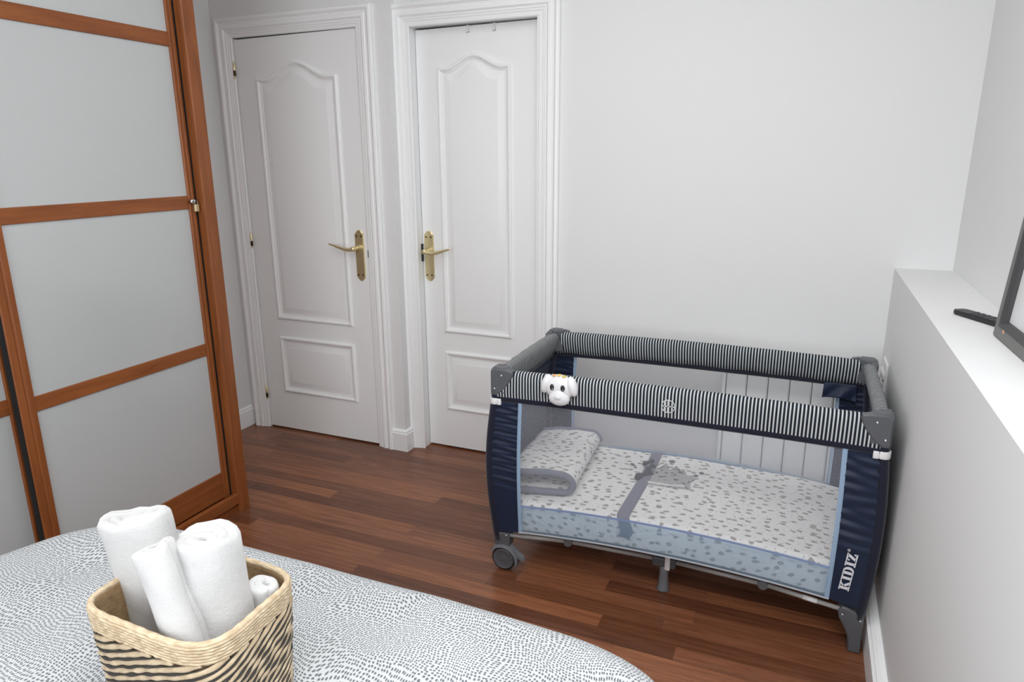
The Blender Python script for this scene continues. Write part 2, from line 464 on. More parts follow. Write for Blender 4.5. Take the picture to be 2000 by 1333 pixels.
# door casings ---------------------------------------------------------
def casing(name, xo0, xo1, zo, wdt, yf, label):
    prof = [(0, 0), (0, .017), (.004, .021), (.014, .023), (.020, .019), (.024, .015), (.034, .014), (.038, .017), (.050, .018), (.054, .014), (.058, .012),
            (.064, .0125), (.067, .010), (.074, .0095), (.077, .007), (wdt-.004, .0065), (wdt, .003), (wdt, 0)]
    g = Geo().sweep([(xo0, 0), (xo0, zo), (xo1, zo), (xo1, 0)], prof, lambda a, b, h: Vector((a, yf-h, b)))
    return struct(g.build(name, M_LACQ, auto=25), label, 'door casing')
casing('trim_1', -2.763, -1.862, 2.112, .091, YD1, 'white moulded casing around the hinged left door')
c2 = casing('trim_2', -1.812, -1.003, 2.112, .097, YB, 'white moulded casing around the recessed right door')
# jamb lining of the recessed door
g = Geo().box(-1.735, -1.7205, YB-.003, YB+.085, 0, 2.03).box(-1.1055, -1.095, YB-.003, YB+.085, 0, 2.03).box(-1.7205, -1.1055, YB-.003, YB+.085, 2.019, 2.03)
g.build('jamb', M_LACQ, c2)

# doors ------------------------------------------------------------------
def arch_outline(x0, x1, z0, z1, rise, n=28):
    pts = [(x0, z0), (x0, z1)]
    for i in range(1, n):
        t = i/n; s_ = min(max((t-.08)/.84, 0), 1)
        hh = (.5-.5*cos(2*pi*s_))
        pts.append((x0+(x1-x0)*t, z1+rise*hh))
    pts += [(x1, z1), (x1, z0)]
    return pts
MOLD = [(-.002, 0), (-.002, .006), (.002, .0105), (.008, .0115), (.013, .009), (.016, .0045), (.021, .003), (.024, 0)]
def door(name, x0, x1, zt0, zt1, ys, panels, label):
    g = Geo().prism([(x0, .009), (x1, .009), (x1, zt1), (x0, zt0)], lambda a, b, h: Vector((a, ys+h, b)), 0, .035)
    d = struct(g.build(name, M_LACQ), label, 'door')
    for (px0, px1, pz0, pz1, rise) in panels:
        def rings(prof, cap):
            g = Geo(); n = 0; vs = []; fs = []
            for ins, h in prof:
                o_ = arch_outline(px0+ins, px1-ins, pz0+ins, pz1-ins, rise, 40) if rise else [(px0+ins, pz0+ins), (px0+ins, pz1-ins), (px1-ins, pz1-ins), (px1-ins, pz0+ins)]
                n = len(o_); vs += [Vector((a, ys-h, b)) for a, b in o_]
            for r in range(len(prof)-1):
                for i in range(n):
                    j = (i+1) % n; fs.append((r*n+i, (r+1)*n+i, (r+1)*n+j, r*n+j))
            if cap: fs.append(tuple((len(prof)-1)*n+i for i in range(n)))
            return g.add(vs, fs)
        rings(MOLD, False).build('moulding', M_LACQ, d, auto=35)
        rings([(.034, -.001), (.035, .001), (.056, .0060), (.058, .0072), (.061, .0075)], True).build('raised_panel', M_LACQ, d, auto=35)
    return d
d1 = door('door_1', -2.668, -1.9535, 2.0135, 2.0205, 2.841,
          [(-2.546, -2.077, .633, 1.829, .071), (-2.546, -2.077, .226, .531, 0)], 'white panelled door with hinges on its left edge')
d2 = door('door_2', -1.7175, -1.108, 2.010, 2.014, 2.956,
          [(-1.607, -1.250, .620, 1.845, .051), (-1.607, -1.250, .214, .516, 0)], 'white panelled door set back behind the cot')
Geo().box(-2.70, -1.92, 2.93, 2.94, 0, 2.06).box(-1.75, -1.08, 3.03, 3.04, 0, 2.06).build('gap_dark_sheet', M_DARK, d1)  # black sheets painted for the unlit space behind the door gaps
# handles
def plate_poly(xc, zb, zt, hw):
    p = []
    top = [(-hw, -.030), (-hw, -.018), (-hw*.78, -.016), (-hw*.62, -.008), (-hw*.3, -.001), (0, 0), (hw*.3, -.001), (hw*.62, -.008), (hw*.78, -.016), (hw, -.018), (hw, -.030)]
    p += [(xc-a, zt+b) for a, b in top]
    p += [(xc-a*1, zb-b) for a, b in reversed(top)]
    return p
def handle(d, ys, xc, zb, zt, zl, sgn):
    h = Geo().prism(plate_poly(xc, zb, zt, .0255), lambda a, b, k: Vector((a, ys-k, b)), 0, .007, .003).build('handle_plate', M_BRASS, d, auto=40)
    g = Geo().lathe([(.015, 0), (.015, .006), (.010, .010), (.0085, .016), (.0085, .042), (.011, .046), (.011, .056), (.006, .060)], (xc+.002*sgn, ys-.007, zl), 'Y', 18)
    for v in g.v: v.y = ys-.007-(v.y-(ys-.007))
    L = .150
    path = []; rad = []
    for i in range(17):
        t = i/16
        path.append((xc+sgn*(t*L-.006), ys-.056+.006*sin(t*pi), zl-.012*sin(t*pi*1.15)*(1-t)-.004*t+.022*t**2.2))
        rad.append(.0088*(1-t)**.8+.0032)
    g.tube(path, rad, 10); g.build('lever', M_BRASS, h, smooth=True)
    for dx in (-.013, .013):
        for zz in (zt-.030, zb+.030):
            Geo().lathe([(.0042, 0), (.0042, .0012), (.002, .002)], (xc+dx, ys-.009, zz), 'Y', 10).build('screw', M_BRASSD, h)
    Geo().lathe([(.004, 0), (.004, .001)], (xc, ys-.0085, zb+.075), 'Y', 10)
handle(d1, 2.841, -2.004, .868, 1.118, 1.032, -1)
handle(d2, 2.956, -1.683, .869, 1.114, 1.020, 1)
for hz in (1.876, 1.041, .204):
    hg = Geo().lathe([(.001, -.042), (.0035, -.036), (.0045, -.030), (.0062, -.028), (.0062, .028), (.0045, .030), (.0035, .036), (.001, .042)], (-2.671, 2.829, hz), 'Z', 12).build('hinge', M_BRASS, d1, smooth=True)
    Geo().lathe([(.0063, -.0285), (.0063, -.004), (.0064, -.003)], (-2.671, 2.829, hz), 'Z', 12).build('hinge_knuckle', M_BRASSD, hg, smooth=True)
Geo().box(-1.7205, -1.7160, 2.940, 2.957, .965, 1.050).build('latch_plate', M_BLACK, d2)
Geo().box(-1.9530, -1.9490, 2.828, 2.842, .988, 1.022).build('latch_plate', M_BLACK, d1)
for hx in (-1.452, -1.325):
    g = Geo().box(hx-.007, hx+.007, 2.953, 2.956, 1.985, 2.014).box(hx-.007, hx+.007, 2.945, 2.956, 1.985, 1.988).box(hx-.007, hx+.007, 2.942, 2.945, 1.985, 1.996)
    g.build('over_door_hook', M_WHITEPL, d2)

# ------------------------------------------------------------------ radiator
XR0 = -.262
rad_o = empty('radiator', (-.02, 2.84, .12), 'white sectional radiator on the back wall behind the cot net', 'radiator')
RW = .080
g = Geo()
g.prism([(0, .12), (.0765, .12), (.0765, .652), (.070, .664), (.0065, .664), (0, .652)], lambda a, b, h: Vector((a, 2.80+(.014-h) if h else 2.865, b)), 0, .014, .005)
me_el = bpy.data.meshes.new('section'); me_el.from_pydata([tuple(v) for v in g.v], [], g.f); me_el.update(); me_el.materials.append(M_LACQ)
for i in range(6):
    o = bpy.data.objects.new('section', me_el); COL.objects.link(o); o.parent = rad_o
    o.matrix_parent_inverse = Matrix.Translation(-rad_o.location); o.location = (XR0+.018+i*RW, 0, 0)
for mzz in (.60, .17): Geo().tube([(XR0-.004, 2.845, mzz), (XR0+.49, 2.845, mzz)], .018, 12).build('manifold', M_LACQ, rad_o, smooth=True)
Geo().box(XR0, XR0+.0145, 2.806, 2.865, .12, .655, .004).build('end_section', M_LACQ, rad_o)
for bx in (-.15, .12):
    Geo().box(bx-.01, bx+.01, 2.86, 2.902, .56, .60).build('bracket', M_WHITEPL, rad_o)

# ------------------------------------------------------------------ socket, frame, remote
so = empty('wall_socket', (XH, 2.725, .69), 'white wall socket plate on the low wall behind the cot corner', 'socket')
Geo().box(XH-.009, XH, 2.665, 2.785, .640, .745, .004).build('plate', M_WHITEPL, so)
for yy in (2.695, 2.755):
    g = Geo().lathe([(.021, 0), (.021, .003), (.019, .004), (.017, -.002)], (XH-.012, yy, .693), 'X', 18); g.build('socket_face', M_WHITEPL, so, smooth=True)

FL = radians(3.9)
def fr(a, b, h):    # a along the ledge from the near... b up the leaning face, h proud of it
    return Vector((.4205+.03*(-a)+b*sin(FL)-h*cos(FL), 1.871+a, ZS+.001+b*cos(FL)+h*sin(FL)))
FWd, FHt = .62, .86
pf = empty('picture_frame', (.43, 1.56, ZS), 'dark grey framed picture leaning on the ledge behind the remote', 'picture frame')
rim = [(-FWd, 0), (-FWd, FHt), (0, FHt), (0, 0)]
FP = [(0, -.022), (0, .000), (.003, .003), (.026, .003), (.028, .001), (.030, -.004), (.040, -.006), (.041, -.014), (.041, -.022)]
def frame_side(i):
    a, b = rim[i], rim[(i+1) % 4]
    A, B = Vector(a), Vector(b); d = (B-A).normalized(); nin = Vector((d.y, -d.x))
    vs = []; m = len(FP)
    for P, s_ in ((A, 1), (B, -1)):
        for ins, h in FP:
            q = P+nin*ins+d*ins*s_; vs.append(fr(q.x, q.y, h))
    fs = [(k, k+1, m+k+1, m+k) for k in range(m-1)]+[tuple(range(m)), tuple(range(2*m-1, m-1, -1))]
    return Geo().add(vs, fs)
M_FRAME = plain('dark_grey_frame', srgb(98, 97, 96), .45, bump=(300, .05, .0005))
M_FRAMED = plain('frame_lip', srgb(60, 60, 62), .5)
for i in range(4): frame_side(i).build('frame_bar', M_FRAME, pf, auto=30)
g = Geo().sweep([(-FWd+.0275, .0275), (-FWd+.0275, FHt-.0275), (-.0275, FHt-.0275), (-.0275, .0275)], [(0, .0035), (.002, .0045), (.006, .0035), (.013, -.004), (.0135, -.012)], lambda a, b, h: fr(a, b, h), closed=True)
g.build('inner_lip', M_FRAMED, pf, auto=30)
Geo().add([fr(-FWd+.04, .04, -.012), fr(-.04, .04, -.012), fr(-.04, FHt-.04, -.012), fr(-FWd+.04, FHt-.04, -.012), fr(-FWd+.04, .04, -.016), fr(-.04, .04, -.016), fr(-.04, FHt-.04, -.016), fr(-FWd+.04, FHt-.04, -.016)],
          [(0,1,2,3),(7,6,5,4),(0,4,5,1),(1,5,6,2),(2,6,7,3),(3,7,4,0)]).build('mount_board', plain('white_mount', (.74, .75, .76, 1), .4), pf)
Geo().add([fr(-.50, .17, -.0115), fr(-.115, .17, -.0115), fr(-.115, .70, -.0115), fr(-.50, .70, -.0115)], [(0, 1, 2, 3)]).build('print', plain('pale_blue_print', srgb(165, 185, 195), .6), pf, fix=False)
Geo().add([fr(-.078, .0195, .0034), fr(-.066, .0195, .0034), fr(-.066, .0275, .0034), fr(-.078, .0275, .0034)], [(0, 1, 2, 3)]).build('orange_spot', plain('small_orange_spot', srgb(214, 160, 128), .6), pf, fix=False)  # small orange spot on the lower frame bar

def remote():
    a = Vector((.386, 2.105, ZS)); d = Vector((.062, -.115, 0)).normalized(); n = Vector((-d.y, d.x, 0)); L, W = .165, .040
    e = empty('remote_control', a+d*L/2, 'slim black remote control on the ledge beside the leaning frame', 'remote')
    def pt(u, v, z): q = a+d*(u*L)+n*(v*W); return Vector((q.x, q.y, ZS+z))
    out = [(0, -.28), (0, .28), (.03, .44), (.08, .5), (.95, .5), (1, .42), (1, -.42), (.95, -.5), (.08, -.5), (.03, -.44)]
    rings = [(.96, .0005), (1.0, .004), (1.0, .010), (.93, .0145)]
    vs = []; n_ = len(out)
    for s_, z in rings:
        for u, v in out:
            zz = z if u > .1 else z*.75+.002
            vs.append(pt(.5+(u-.5)*(s_*.02+.98), v*s_, zz))
    fs = []
    for r in range(3):
        for i in range(n_): j = (i+1) % n_; fs.append((r*n_+i, r*n_+j, (r+1)*n_+j, (r+1)*n_+i))
    fs += [tuple(range(n_-1, -1, -1)), tuple(3*n_+i for i in range(n_))]
    Geo().add(vs, fs).build('casing', M_BLACK, e)
    for r in range(5):
        for c in (-.25, 0, .25):
            p = pt(.34+.115*r, c, .0143)
            Geo().lathe([(.0036, 0), (.0036, .0012), (.0025, .0018)], p, 'Z', 10).build('button', M_GREYPL, e)
remote()

# ------------------------------------------------------------------ wardrobe
XF, XD, XD2 = -2.110, -2.150, -2.202
wd = empty('sliding_wardrobe', (-2.45, 1.0, 0), 'cherry wood wardrobe with white glass sliding doors left of the bed', 'wardrobe')
WY0, WY1, WZ = -.45, 2.068, 2.56
Geo().box(XL+.004, XF-.046, WY1-.022, WY1, 0, WZ, .001).build('side_panel', M_CHERRY_V, wd)
# post with a rounded front edge and grooved inner face
g = Geo().prism([(XF, 2.0145), (XF-.003, 2.010), (XF-.016, 2.010), (XF-.018, 2.0135), (XF-.046, 2.0135), (XF-.046, WY1), (XF-.003, WY1), (XF, WY1-.003)],
                lambda a, b, h: Vector((a, b, h)), 0, WZ)
g.build('corner_post', M_CHERRY_V, wd)
Geo().box(XF-.06, XF-.046, 2.0135, 2.046, .0, WZ).build('post_gap_shade', M_DARK, wd)  # dark strip painted for the shaded gap behind the post
Geo().box(XF-.020, XF, WY0, 2.012, .040, .087, .003).build('front_rail', M_CHERRY_H, wd)
Geo().box(XF-.045, XF-.016, WY0, 2.012, 0, .045, .001).build('plinth', M_CHERRY_H, wd)
Geo().box(XL+.01, XF-.022, WY0, 2.012, .045, .062).build('base_board', M_CHERRY_H, wd)
Geo().box(XD-.004, XD+.004, WY0, 2.010, .062, .072).build('track', M_CHERRY_H, wd)
Geo().box(XD2-.004, XD2+.004, WY0, 2.010, .062, .072).build('track', M_CHERRY_H, wd)
Geo().box(XL+.01, XF, WY0, WY1-.022, WZ-.06, WZ, .001).build('top_board', M_CHERRY_H, wd)
Geo().box(XL+.004, XL+.012, WY0, WY1-.022, .06, WZ-.06).build('back_board', M_CHERRY_V, wd)
Geo().box(XL+.004, XF, WY0-.022, WY0, 0, WZ).build('side_panel', M_CHERRY_V, wd)
RAILS = [(.076, .190), (.698, .7465), (1.273, 1.3215), (1.843, 1.8915), (2.418, 2.49)]
def sliding_door(y0, y1, xf, sl, sr):
    th = .024
    bd = Geo().box(xf-.019, xf-.015, y0+.008, y1-.008, .08, 2.485).build('sliding_door', M_OPAL, wd)
    for (a, b) in ((y0, y0+sl), (y1-sr, y1)):
        # profile: two ridges with a groove between
        w_ = b-a
        pr = [(xf-.022, a), (xf-.004, a), (xf, a+.004), (xf, a+w_*.42), (xf-.004, a+w_*.5), (xf-.004, a+w_*.56), (xf-.001, a+w_*.64), (xf-.001, b-.003), (xf-.006, b), (xf-.022, b)]
        if a == y1-sr: pr = [(p[0], a+b-p[1]) for p in pr][::-1]
        Geo().prism(pr, lambda p, q, h: Vector((p, q, h)), .074, 2.49).build('stile', M_CHERRY_V, bd)
    for (z0, z1) in RAILS:
        g = Geo().box(xf-.020, xf-.0035, y0+sl-.002, y1-sr+.002, z0, z1, .002)
        g.build('rail', M_CHERRY_H, bd)
    for k in range(4):
        Geo().box(xf-.016, xf-.0095, y0+sl-.001, y1-sr+.001, RAILS[k][1]-.001, RAILS[k+1][0]+.001).build('glass_panel', M_OPAL, bd)
    return bd
dA = sliding_door(1.247, 2.0085, XD, .052, .030)
dB = sliding_door(.49, 1.300, XD2, .030, .050)
Geo().box(XD-.022, XD+.0005, 2.0090, 2.0130, .074, 2.49).build('gap_shade_strip', M_DARK, dA)  # dark strip painted for the shaded gap between stile and post
Geo().box(XD-.024, XD-.003, 1.2425, 1.2470, .074, 2.49).build('gap_shade_strip', M_DARK, dA)  # dark strip painted for the shadowed gap before the rear sliding door
dC = sliding_door(-.42, .535, XD, .052, .052)
# cam lock on the stile, padlock hanging from it
lk = Geo().lathe([(.0085, 0), (.0085, .012), (.0075, .015), (.003, .016)], (XD, 1.982, 1.3005), 'X', 16)
lk.build('lock_barrel', M_CHROME, dA, smooth=True)
pl = empty('padlock', (XD+.016, 1.994, 1.275), 'tiny brass padlock hanging on the wardrobe door stile', 'padlock')
Geo().box(XD+.010, XD+.019, 1.986, 2.006, 1.262, 1.290, .003).build('body', M_BRASS, pl)
g = Geo().tube([(XD+.0145, 1.990, 1.288), (XD+.0145, 1.990, 1.298)]+[(XD+.0145, 1.996-.006*cos(t*pi/8), 1.298+.006*sin(t*pi/8)) for t in range(9)]+[(XD+.0145, 2.002, 1.288)], .0018, 8)
g.build('shackle', M_CHROME, pl, smooth=True)
Geo().box(XD+.001, XD+.016, 1.977, 1.993, 1.295, 1.309, .002).build('hasp', M_CHROME, pl)

# ------------------------------------------------------------------ bed
BX0, BX1, BY0, BY1, BZ = -1.712, -.045, -.92, 1.150, .572
bed = empty('bed', ((BX0+BX1)/2, .1, 0), 'double bed under a white duvet with small grey dashes', 'bed')
Geo().box(BX0+.08, BX1-.08, BY0+.03, BY1-.10, .06, .30, .01).build('bed_base', fabric('grey_bed_base', srgb(120, 120, 122)), bed)
for lx in (BX0+.14, BX1-.14):
    for ly in (BY0+.1, BY1-.18):
        Geo().lathe([(.018, 0), (.026, .07)], (lx, ly, 0), 'Z', 12).build('leg', M_BLACK, bed)
Geo().box(BX0+.06, BX1-.06, BY0+.02, BY1-.07, .30, .52, .05).build('mattress', fabric('mattress_cover', (.7, .7, .7, 1)), bed)
bcx, bcy, ba, bb = (BX0+BX1)/2, (BY0+BY1)/2, (BX1-BX0)/2, (BY1-BY0)/2
def se(q, n=6.5):
    c, s_ = cos(q), sin(q); r = (abs(c)**n+abs(s_)**n)**(-1/n); return r*c, r*s_
NA, NR = 256, 92
def duv(u, v):
    q = 2*pi*u+.01; cx, sy = se(q)
    ex, ey = cx*ba, sy*bb
    dl = sqrt(ex*ex+ey*ey); dirx, diry = ex/dl, ey/dl
    R = .075; flat = 1-R/min(dl, 9)
    if v < .72:
        s_ = (v/.72)*flat; x, y_, z = ex*s_, ey*s_, BZ; drop = 0
    elif v < .86:
        t = (v-.72)/.14*pi/2; x = ex*flat+dirx*R*sin(t); y_ = ey*flat+diry*R*sin(t); z = BZ-R*(1-cos(t)); drop = R*t-R*sin(t)
    else:
        t = (v-.86)/.14; hang = .36*t; fl = .018*sin(q*23)*t+.012*t
        x = ex+dirx*fl; y_ = ey+diry*fl; z = BZ-R-hang; drop = R*(pi/2-1)+hang
    wx, wy = bcx+x, bcy+y_
    if v < .86:
        edge = 1-max(0, (v-.6)/.26); flatm = min(1, max(0, (sqrt((wx+.866)**2+(wy-.706)**2)-.15)/.12)); flatm = max(.0, flatm)
        z += (.011*wob(wx, wy, 2.4, .4)*max(.25, edge)+.005*wob(wx, wy, 6.5, 2.)*max(.3, edge))*flatm
    duv.uv = (wx+dirx*drop, wy+diry*drop)
    return Vector((wx, wy, z))
grid('duvet', duv, NA, NR, M_DUVET, bed, uvfn=lambda u, v, p: duv.uv, closed_u=True)

# ------------------------------------------------------------------ basket with towels
KX, KY, KZ0, KZ1 = -.866, .706, BZ+.004, .782
def bask(s, h):
    """s: 0..1 around, h: 0..1 up -> point and outward normal"""
    q = 2*pi*s; c, sn = se(q, 4.0); k = .90+.10*h
    px, py = c*.143*k, sn*.108*k
    nx, ny = abs(c)**3*(1 if c > 0 else -1)/.143, abs(sn)**3*(1 if sn > 0 else -1)/.108
    l = sqrt(nx*nx+ny*ny) or 1
    saddle = .003*sin(3*q+1)*h
    return Vector((KX+px, KY+py, KZ0+(KZ1-KZ0)*h+saddle)), Vector((nx/l, ny/l, 0))
bk = empty('woven_basket', (KX, KY, KZ0), 'small straw basket with black slanting strands standing on the bed', 'basket')
def bwall(u, v):
    p, n = bask(u, v); return p-n*.006
grid('lining', bwall, 96, 24, M_INNER, bk, closed_u=True, uvfn=lambda u, v, p: (u*.75, v*.22), thick=.003)
vs = [bask(i/64, .02)[0]-bask(i/64, .02)[1]*.007 for i in range(64)]
mk('bottom', [Vector((v.x, v.y, KZ0+.004)) for v in vs]+[Vector((v.x, v.y, KZ0)) for v in vs], [tuple(range(64)), tuple(range(127, 63, -1))]+[(i, (i+1) % 64, 64+(i+1) % 64, 64+i) for i in range(64)], M_INNER, bk)
def cord(name, pts, rads, mat, n=8):
    g = Geo().tube([p for p in pts], rads, n); N = len(pts)
    L = 0; uv = []; 
    for i in range(N):
        if i: L += (pts[i]-pts[i-1]).length
        for k in range(n): uv.append((L, k/n*.03))
    me = bpy.data.meshes.new(name); me.from_pydata([tuple(v) for v in g.v], [], g.f); me.update()
    l = me.uv_layers.new(name='UVMap')
    for lp in me.loops: l.data[lp.index].uv = uv[lp.vertex_index]
    return link(name, me, bk, mat, True)
PER = .86; HGT = KZ1-KZ0
# rim: horizontal cords
RIMH = .155
rr = random.Random(4)
for k in range(6):
    hh = 1-.012-(k+.5)*RIMH/6
    N = 120; pts = []; rd = []
    for i in range(N+1):
        s_ = (i/N+.27) % 1; p, n = bask(s_, hh); a = sin(s_*2*pi*46+k*2.1)
        pts.append(p+n*(.0002+.0006*a)); rd.append(.0036+.0004*sin(s_*2*pi*61+k))
    cord('rim_cord', pts, rd, M_STRAW)
pts = []
for i in range(161):
    p, n = bask((i/160+.27) % 1, 1.0); pts.append(p-n*.003+Vector((0, 0, -.001)))
cord('rim_binding', pts, [.0052+.0004*sin(i*1.3) for i in range(161)], M_STRAW, 10)
# slanted body cords: straw and black alternating
SL = tan(radians(21))*PER/HGT      # rise in h per full turn
NB = 23; step = SL/NB
top = 1-.012-RIMH
for k in range(NB):
    for col in (0, 1):
        # cord starts at s0,h=0 and rises to h=top
        s0 = k/NB+(.5/NB if col else 0)
        run = top/SL; N = 110; pts = []; rd = []
        ph = rr.random()*6
        for i in range(N+1):
            t = i/N; hh = t*top; s_ = s0+run*t
            p, n = bask(s_ % 1.0, hh); wv = sin(t*70+ph)
            if col == 0:
                pts.append(p+n*(.0000+.0006*wv)); rd.append(.0047+.0005*sin(t*95+ph))
            else:
                pts.append(p+n*(.0014+.0008*wv)); rd.append(max(.0006, (.0029+.0008*sin(t*60+ph))*min(1, (1-t)*(5+6*abs(sin(k*2.3))))))
        cord('black_strand' if col else 'straw_cord', pts, rd, M_STRAWB if col else M_STRAW, 6)

def roll_towel(name, label, base, axis, H, paths, half, mat, grp, xdir=(1, 0, 0), bulge=0.0, seed=0, hem=.62):
    """paths: list of 2D polylines (local cross-section, metres) joined in ONE mesh; layers have rounded top edges"""
    ax = Vector(axis).normalized(); X = Vector(xdir); X = (X-ax*X.dot(ax)).normalized(); Yd = ax.cross(X)
    base = Vector(base); g = Geo(); NC = 7; NZ = 22
    prof = []   # (side -1..1, z)
    for j in range(NZ+1): prof.append((1.0, (H-half)*j/NZ))
    for j in range(1, NC): t = pi*j/NC; prof.append((cos(t), H-half+half*sin(t)))
    for j in range(NZ, -1, -1): prof.append((-1.0, (H-half)*j/NZ))
    m = len(prof)
    for path in paths:
        n = len(path); vs = []; fs = []
        for i, p in enumerate(path):
            p = Vector(p); t = (Vector(path[min(i+1, n-1)])-Vector(path[max(i-1, 0)])).normalized(); nr = Vector((t.y, -t.x))
            er = half*min(1, .35+min(i, n-1-i)/3.0)
            for sd, z in prof:
                hm = .0018*(1 if z/H > hem else -.6)*(1/(1+math.exp(-abs(z/H-hem)*160))) if sd > 0 else 0
                off = sd*er+ (bulge*sin(z/H*pi)+.0022*wob(i*.23+seed, z*14, 1.0, seed)+hm)*(1 if sd > 0 else 0)
                q = p+nr*off
                zz = z+.006*wob(p.x*20+seed, p.y*20, 1, seed)*(z/H)
                vs.append(base+X*q.x+Yd*q.y+ax*zz)
        for i in range(n-1):
            for a in range(m-1): fs.append((i*m+a, (i+1)*m+a, (i+1)*m+a+1, i*m+a+1))
        fs.append(tuple(range(m))); fs.append(tuple((n-1)*m+a for a in range(m-1, -1, -1)))
        g.add(vs, fs)
    o = g.build(name, mat, None, smooth=True)
    return tag(o, label, 'towel', grp)
def spiral(cx, cy, r0, r1, turns, a0, sx=1, sy=1, cw=1, n=60):
    out = []
    for i in range(n+1):
        t = i/n; k = max(0, (t-.86)/.14); k = k*k*(3-2*k)
        r = (r0+(r1-r0)*t)*(1-.17*k); a = a0+cw*2*pi*turns*t
        out.append((cx+sx*r*cos(a), cy+sy*r*sin(a)))
    return out
roll_towel('rolled_towel', 'white rolled towel at the back left of the basket', (-.932, .722, BZ+.012), (-.25, .00, 1), .303,
           [spiral(0, 0, .008, .053, 2.9, -2.2, 1.4, .78)], .0095, M_TOWEL, 'rolled towels in the basket', seed=1.0, hem=.35)
t2 = roll_towel('rolled_towel', 'white towel with a second smaller roll at the front of the basket', (-.797, .706, BZ+.012), (-.085, .00, 1), .308,
           [spiral(0, 0, .007, .047, 2.6, -.4, 1.08, .95)], .0092, M_TOWEL, 'rolled towels in the basket', seed=2.3, hem=.40)
t3 = roll_towel('rolled_end', 'x', (-.782, .646, .655), (-.36, .03, 1), .252,
           [spiral(0, 0, .008, .027, 1.6, 2.6, 1.2, .95, 1, 40)], .0085, M_TOWEL, None, seed=3.3, hem=.30)
for k_ in ('label', 'category'): del t3[k_]
t3.parent = t2
roll_towel('rolled_washcloth', 'pale grey rolled washcloth low in the right of the basket', (-.772, .768, BZ+.012), (.0, .0, 1), .196,
           [spiral(0, 0, .006, .020, 1.6, 2.0, 1.1, .9, 1, 40)], .0075, M_TOWELG, None, seed=4.0, hem=.3)

# ------------------------------------------------------------------ travel cot
CXL, CXR, CYF, CYB, CZ = -.945, .268, 2.047, 2.668, .760
CXC, CYC = (CXL+CXR)/2, (CYF+CYB)/2
cot = empty('travel_cot', (CXC, CYC, 0), 'navy folding travel cot with striped padded rails and net sides', 'travel cot')
def bulge(z, right):
    t = min(max((z-.11)/(.70-.11), 0), 1); return (.018 if right else .031)*sin(pi*t)**1.1
def xleg(z, right): return (CXR-.017+bulge(z, 1)) if right else (CXL+.017-bulge(z, 0))
def arc(x): t = (x-CXC)/.51; return .027*max(0, 1-t*t)
def hub(right, back):
    sx = -1 if right else 1; x0 = CXR if right else CXL
    sy = -1 if back else 1; y0 = CYB if back else CYF
    prof = [(0, -.088), (.020, -.087), (.036, -.078), (.052, -.062), (.066, -.042), (.078, -.020), (.081, -.008), (.078, .0005), (.060, .004), (.030, .006), (.010, .004), (0, -.006)]
    g = Geo()
    g.prism(prof, lambda a, b, h: Vector((x0+sx*a, y0+sy*(.022-h), CZ+b)), 0, .024, .004)
    g.prism(prof, lambda a, b, h: Vector((x0+sx*(.022-h), y0+sy*a, CZ+b)), 0, .024, .004)
    # rounded corner block and top dome
    g.prism([(.002, .010), (.010, .002), (.050, .000), (.056, .012), (.056, .034), (.040, .046), (.034, .056), (.012, .056), (0, .050)],
            lambda a, b, h: Vector((x0+sx*a, y0+sy*b, h)), CZ-.080, CZ+.008, .006)
    o = g.build('corner_hub', M_GREYPL, cot, auto=35)
    for a, b in ((.040, -.017), (.014, -.066)):
        Geo().ellipsoid((x0+sx*a, y0-sy*.002, CZ+b), (.0042, .003, .0042), 10, 6).build('rivet', M_SILVER, o, smooth=True)
    return o
for r in (0, 1):
    for b in (0, 1): hub(r, b)
# striped padded rails
def rail(name, p0, p1, inn, lift):
    p0, p1 = Vector(p0), Vector(p1); L = (p1-p0).length; d = (p1-p0)/L; inn = Vector(inn)
    sec = [(.000, -.094), (-.003, -.070), (-.003, -.040), (-.002, -.016), (.004, -.004), (.013, .0005), (.024, .0), (.033, -.006), (.037, -.018), (.034, -.040), (.026, -.066), (.014, -.094)]
    n = len(sec); NU = 120
    def f(u, v):
        i = min(int(v*n+.5), n) % n; a, b = sec[i]
        p = p0+d*(L*u)+inn*a+Vector((0, 0, b+lift*(1-(2*u-1)**2)))
        p += inn*(.0012*sin(u*41+b*30)); return p
    grid(name, f, NU, n, M_STRIPE, cot, uvfn=lambda u, v, p: (u*L, v*.2))
    def t(u, v):
        a, b = [(-.002, -.090), (-.003, -.104), (.002, -.109), (.011, -.107), (.015, -.090)][min(int(v*4+.5), 4)]
        return p0+d*(L*u)+inn*a+Vector((0, 0, b+lift*(1-(2*u-1)**2)-.003*sin(pi*u)**2))
    grid('rail_tape', t, 60, 4, M_NAVYD, cot)
rail('padded_rail', (CXL+.022, CYF+.004, CZ-.004), (CXR-.022, CYF+.004, CZ-.004), (0, 1, 0), .010)
rail('padded_rail', (CXR-.022, CYB-.004, CZ-.004), (CXL+.022, CYB-.004, CZ-.004), (0, -1, 0), .010)
rail('padded_rail', (CXL+.004, CYB-.022, CZ-.004), (CXL+.004, CYF+.022, CZ-.004), (1, 0, 0), .004)
rail('padded_rail', (CXR-.004, CYF+.022, CZ-.004), (CXR-.004, CYB-.022, CZ-.004), (-1, 0, 0), .004)
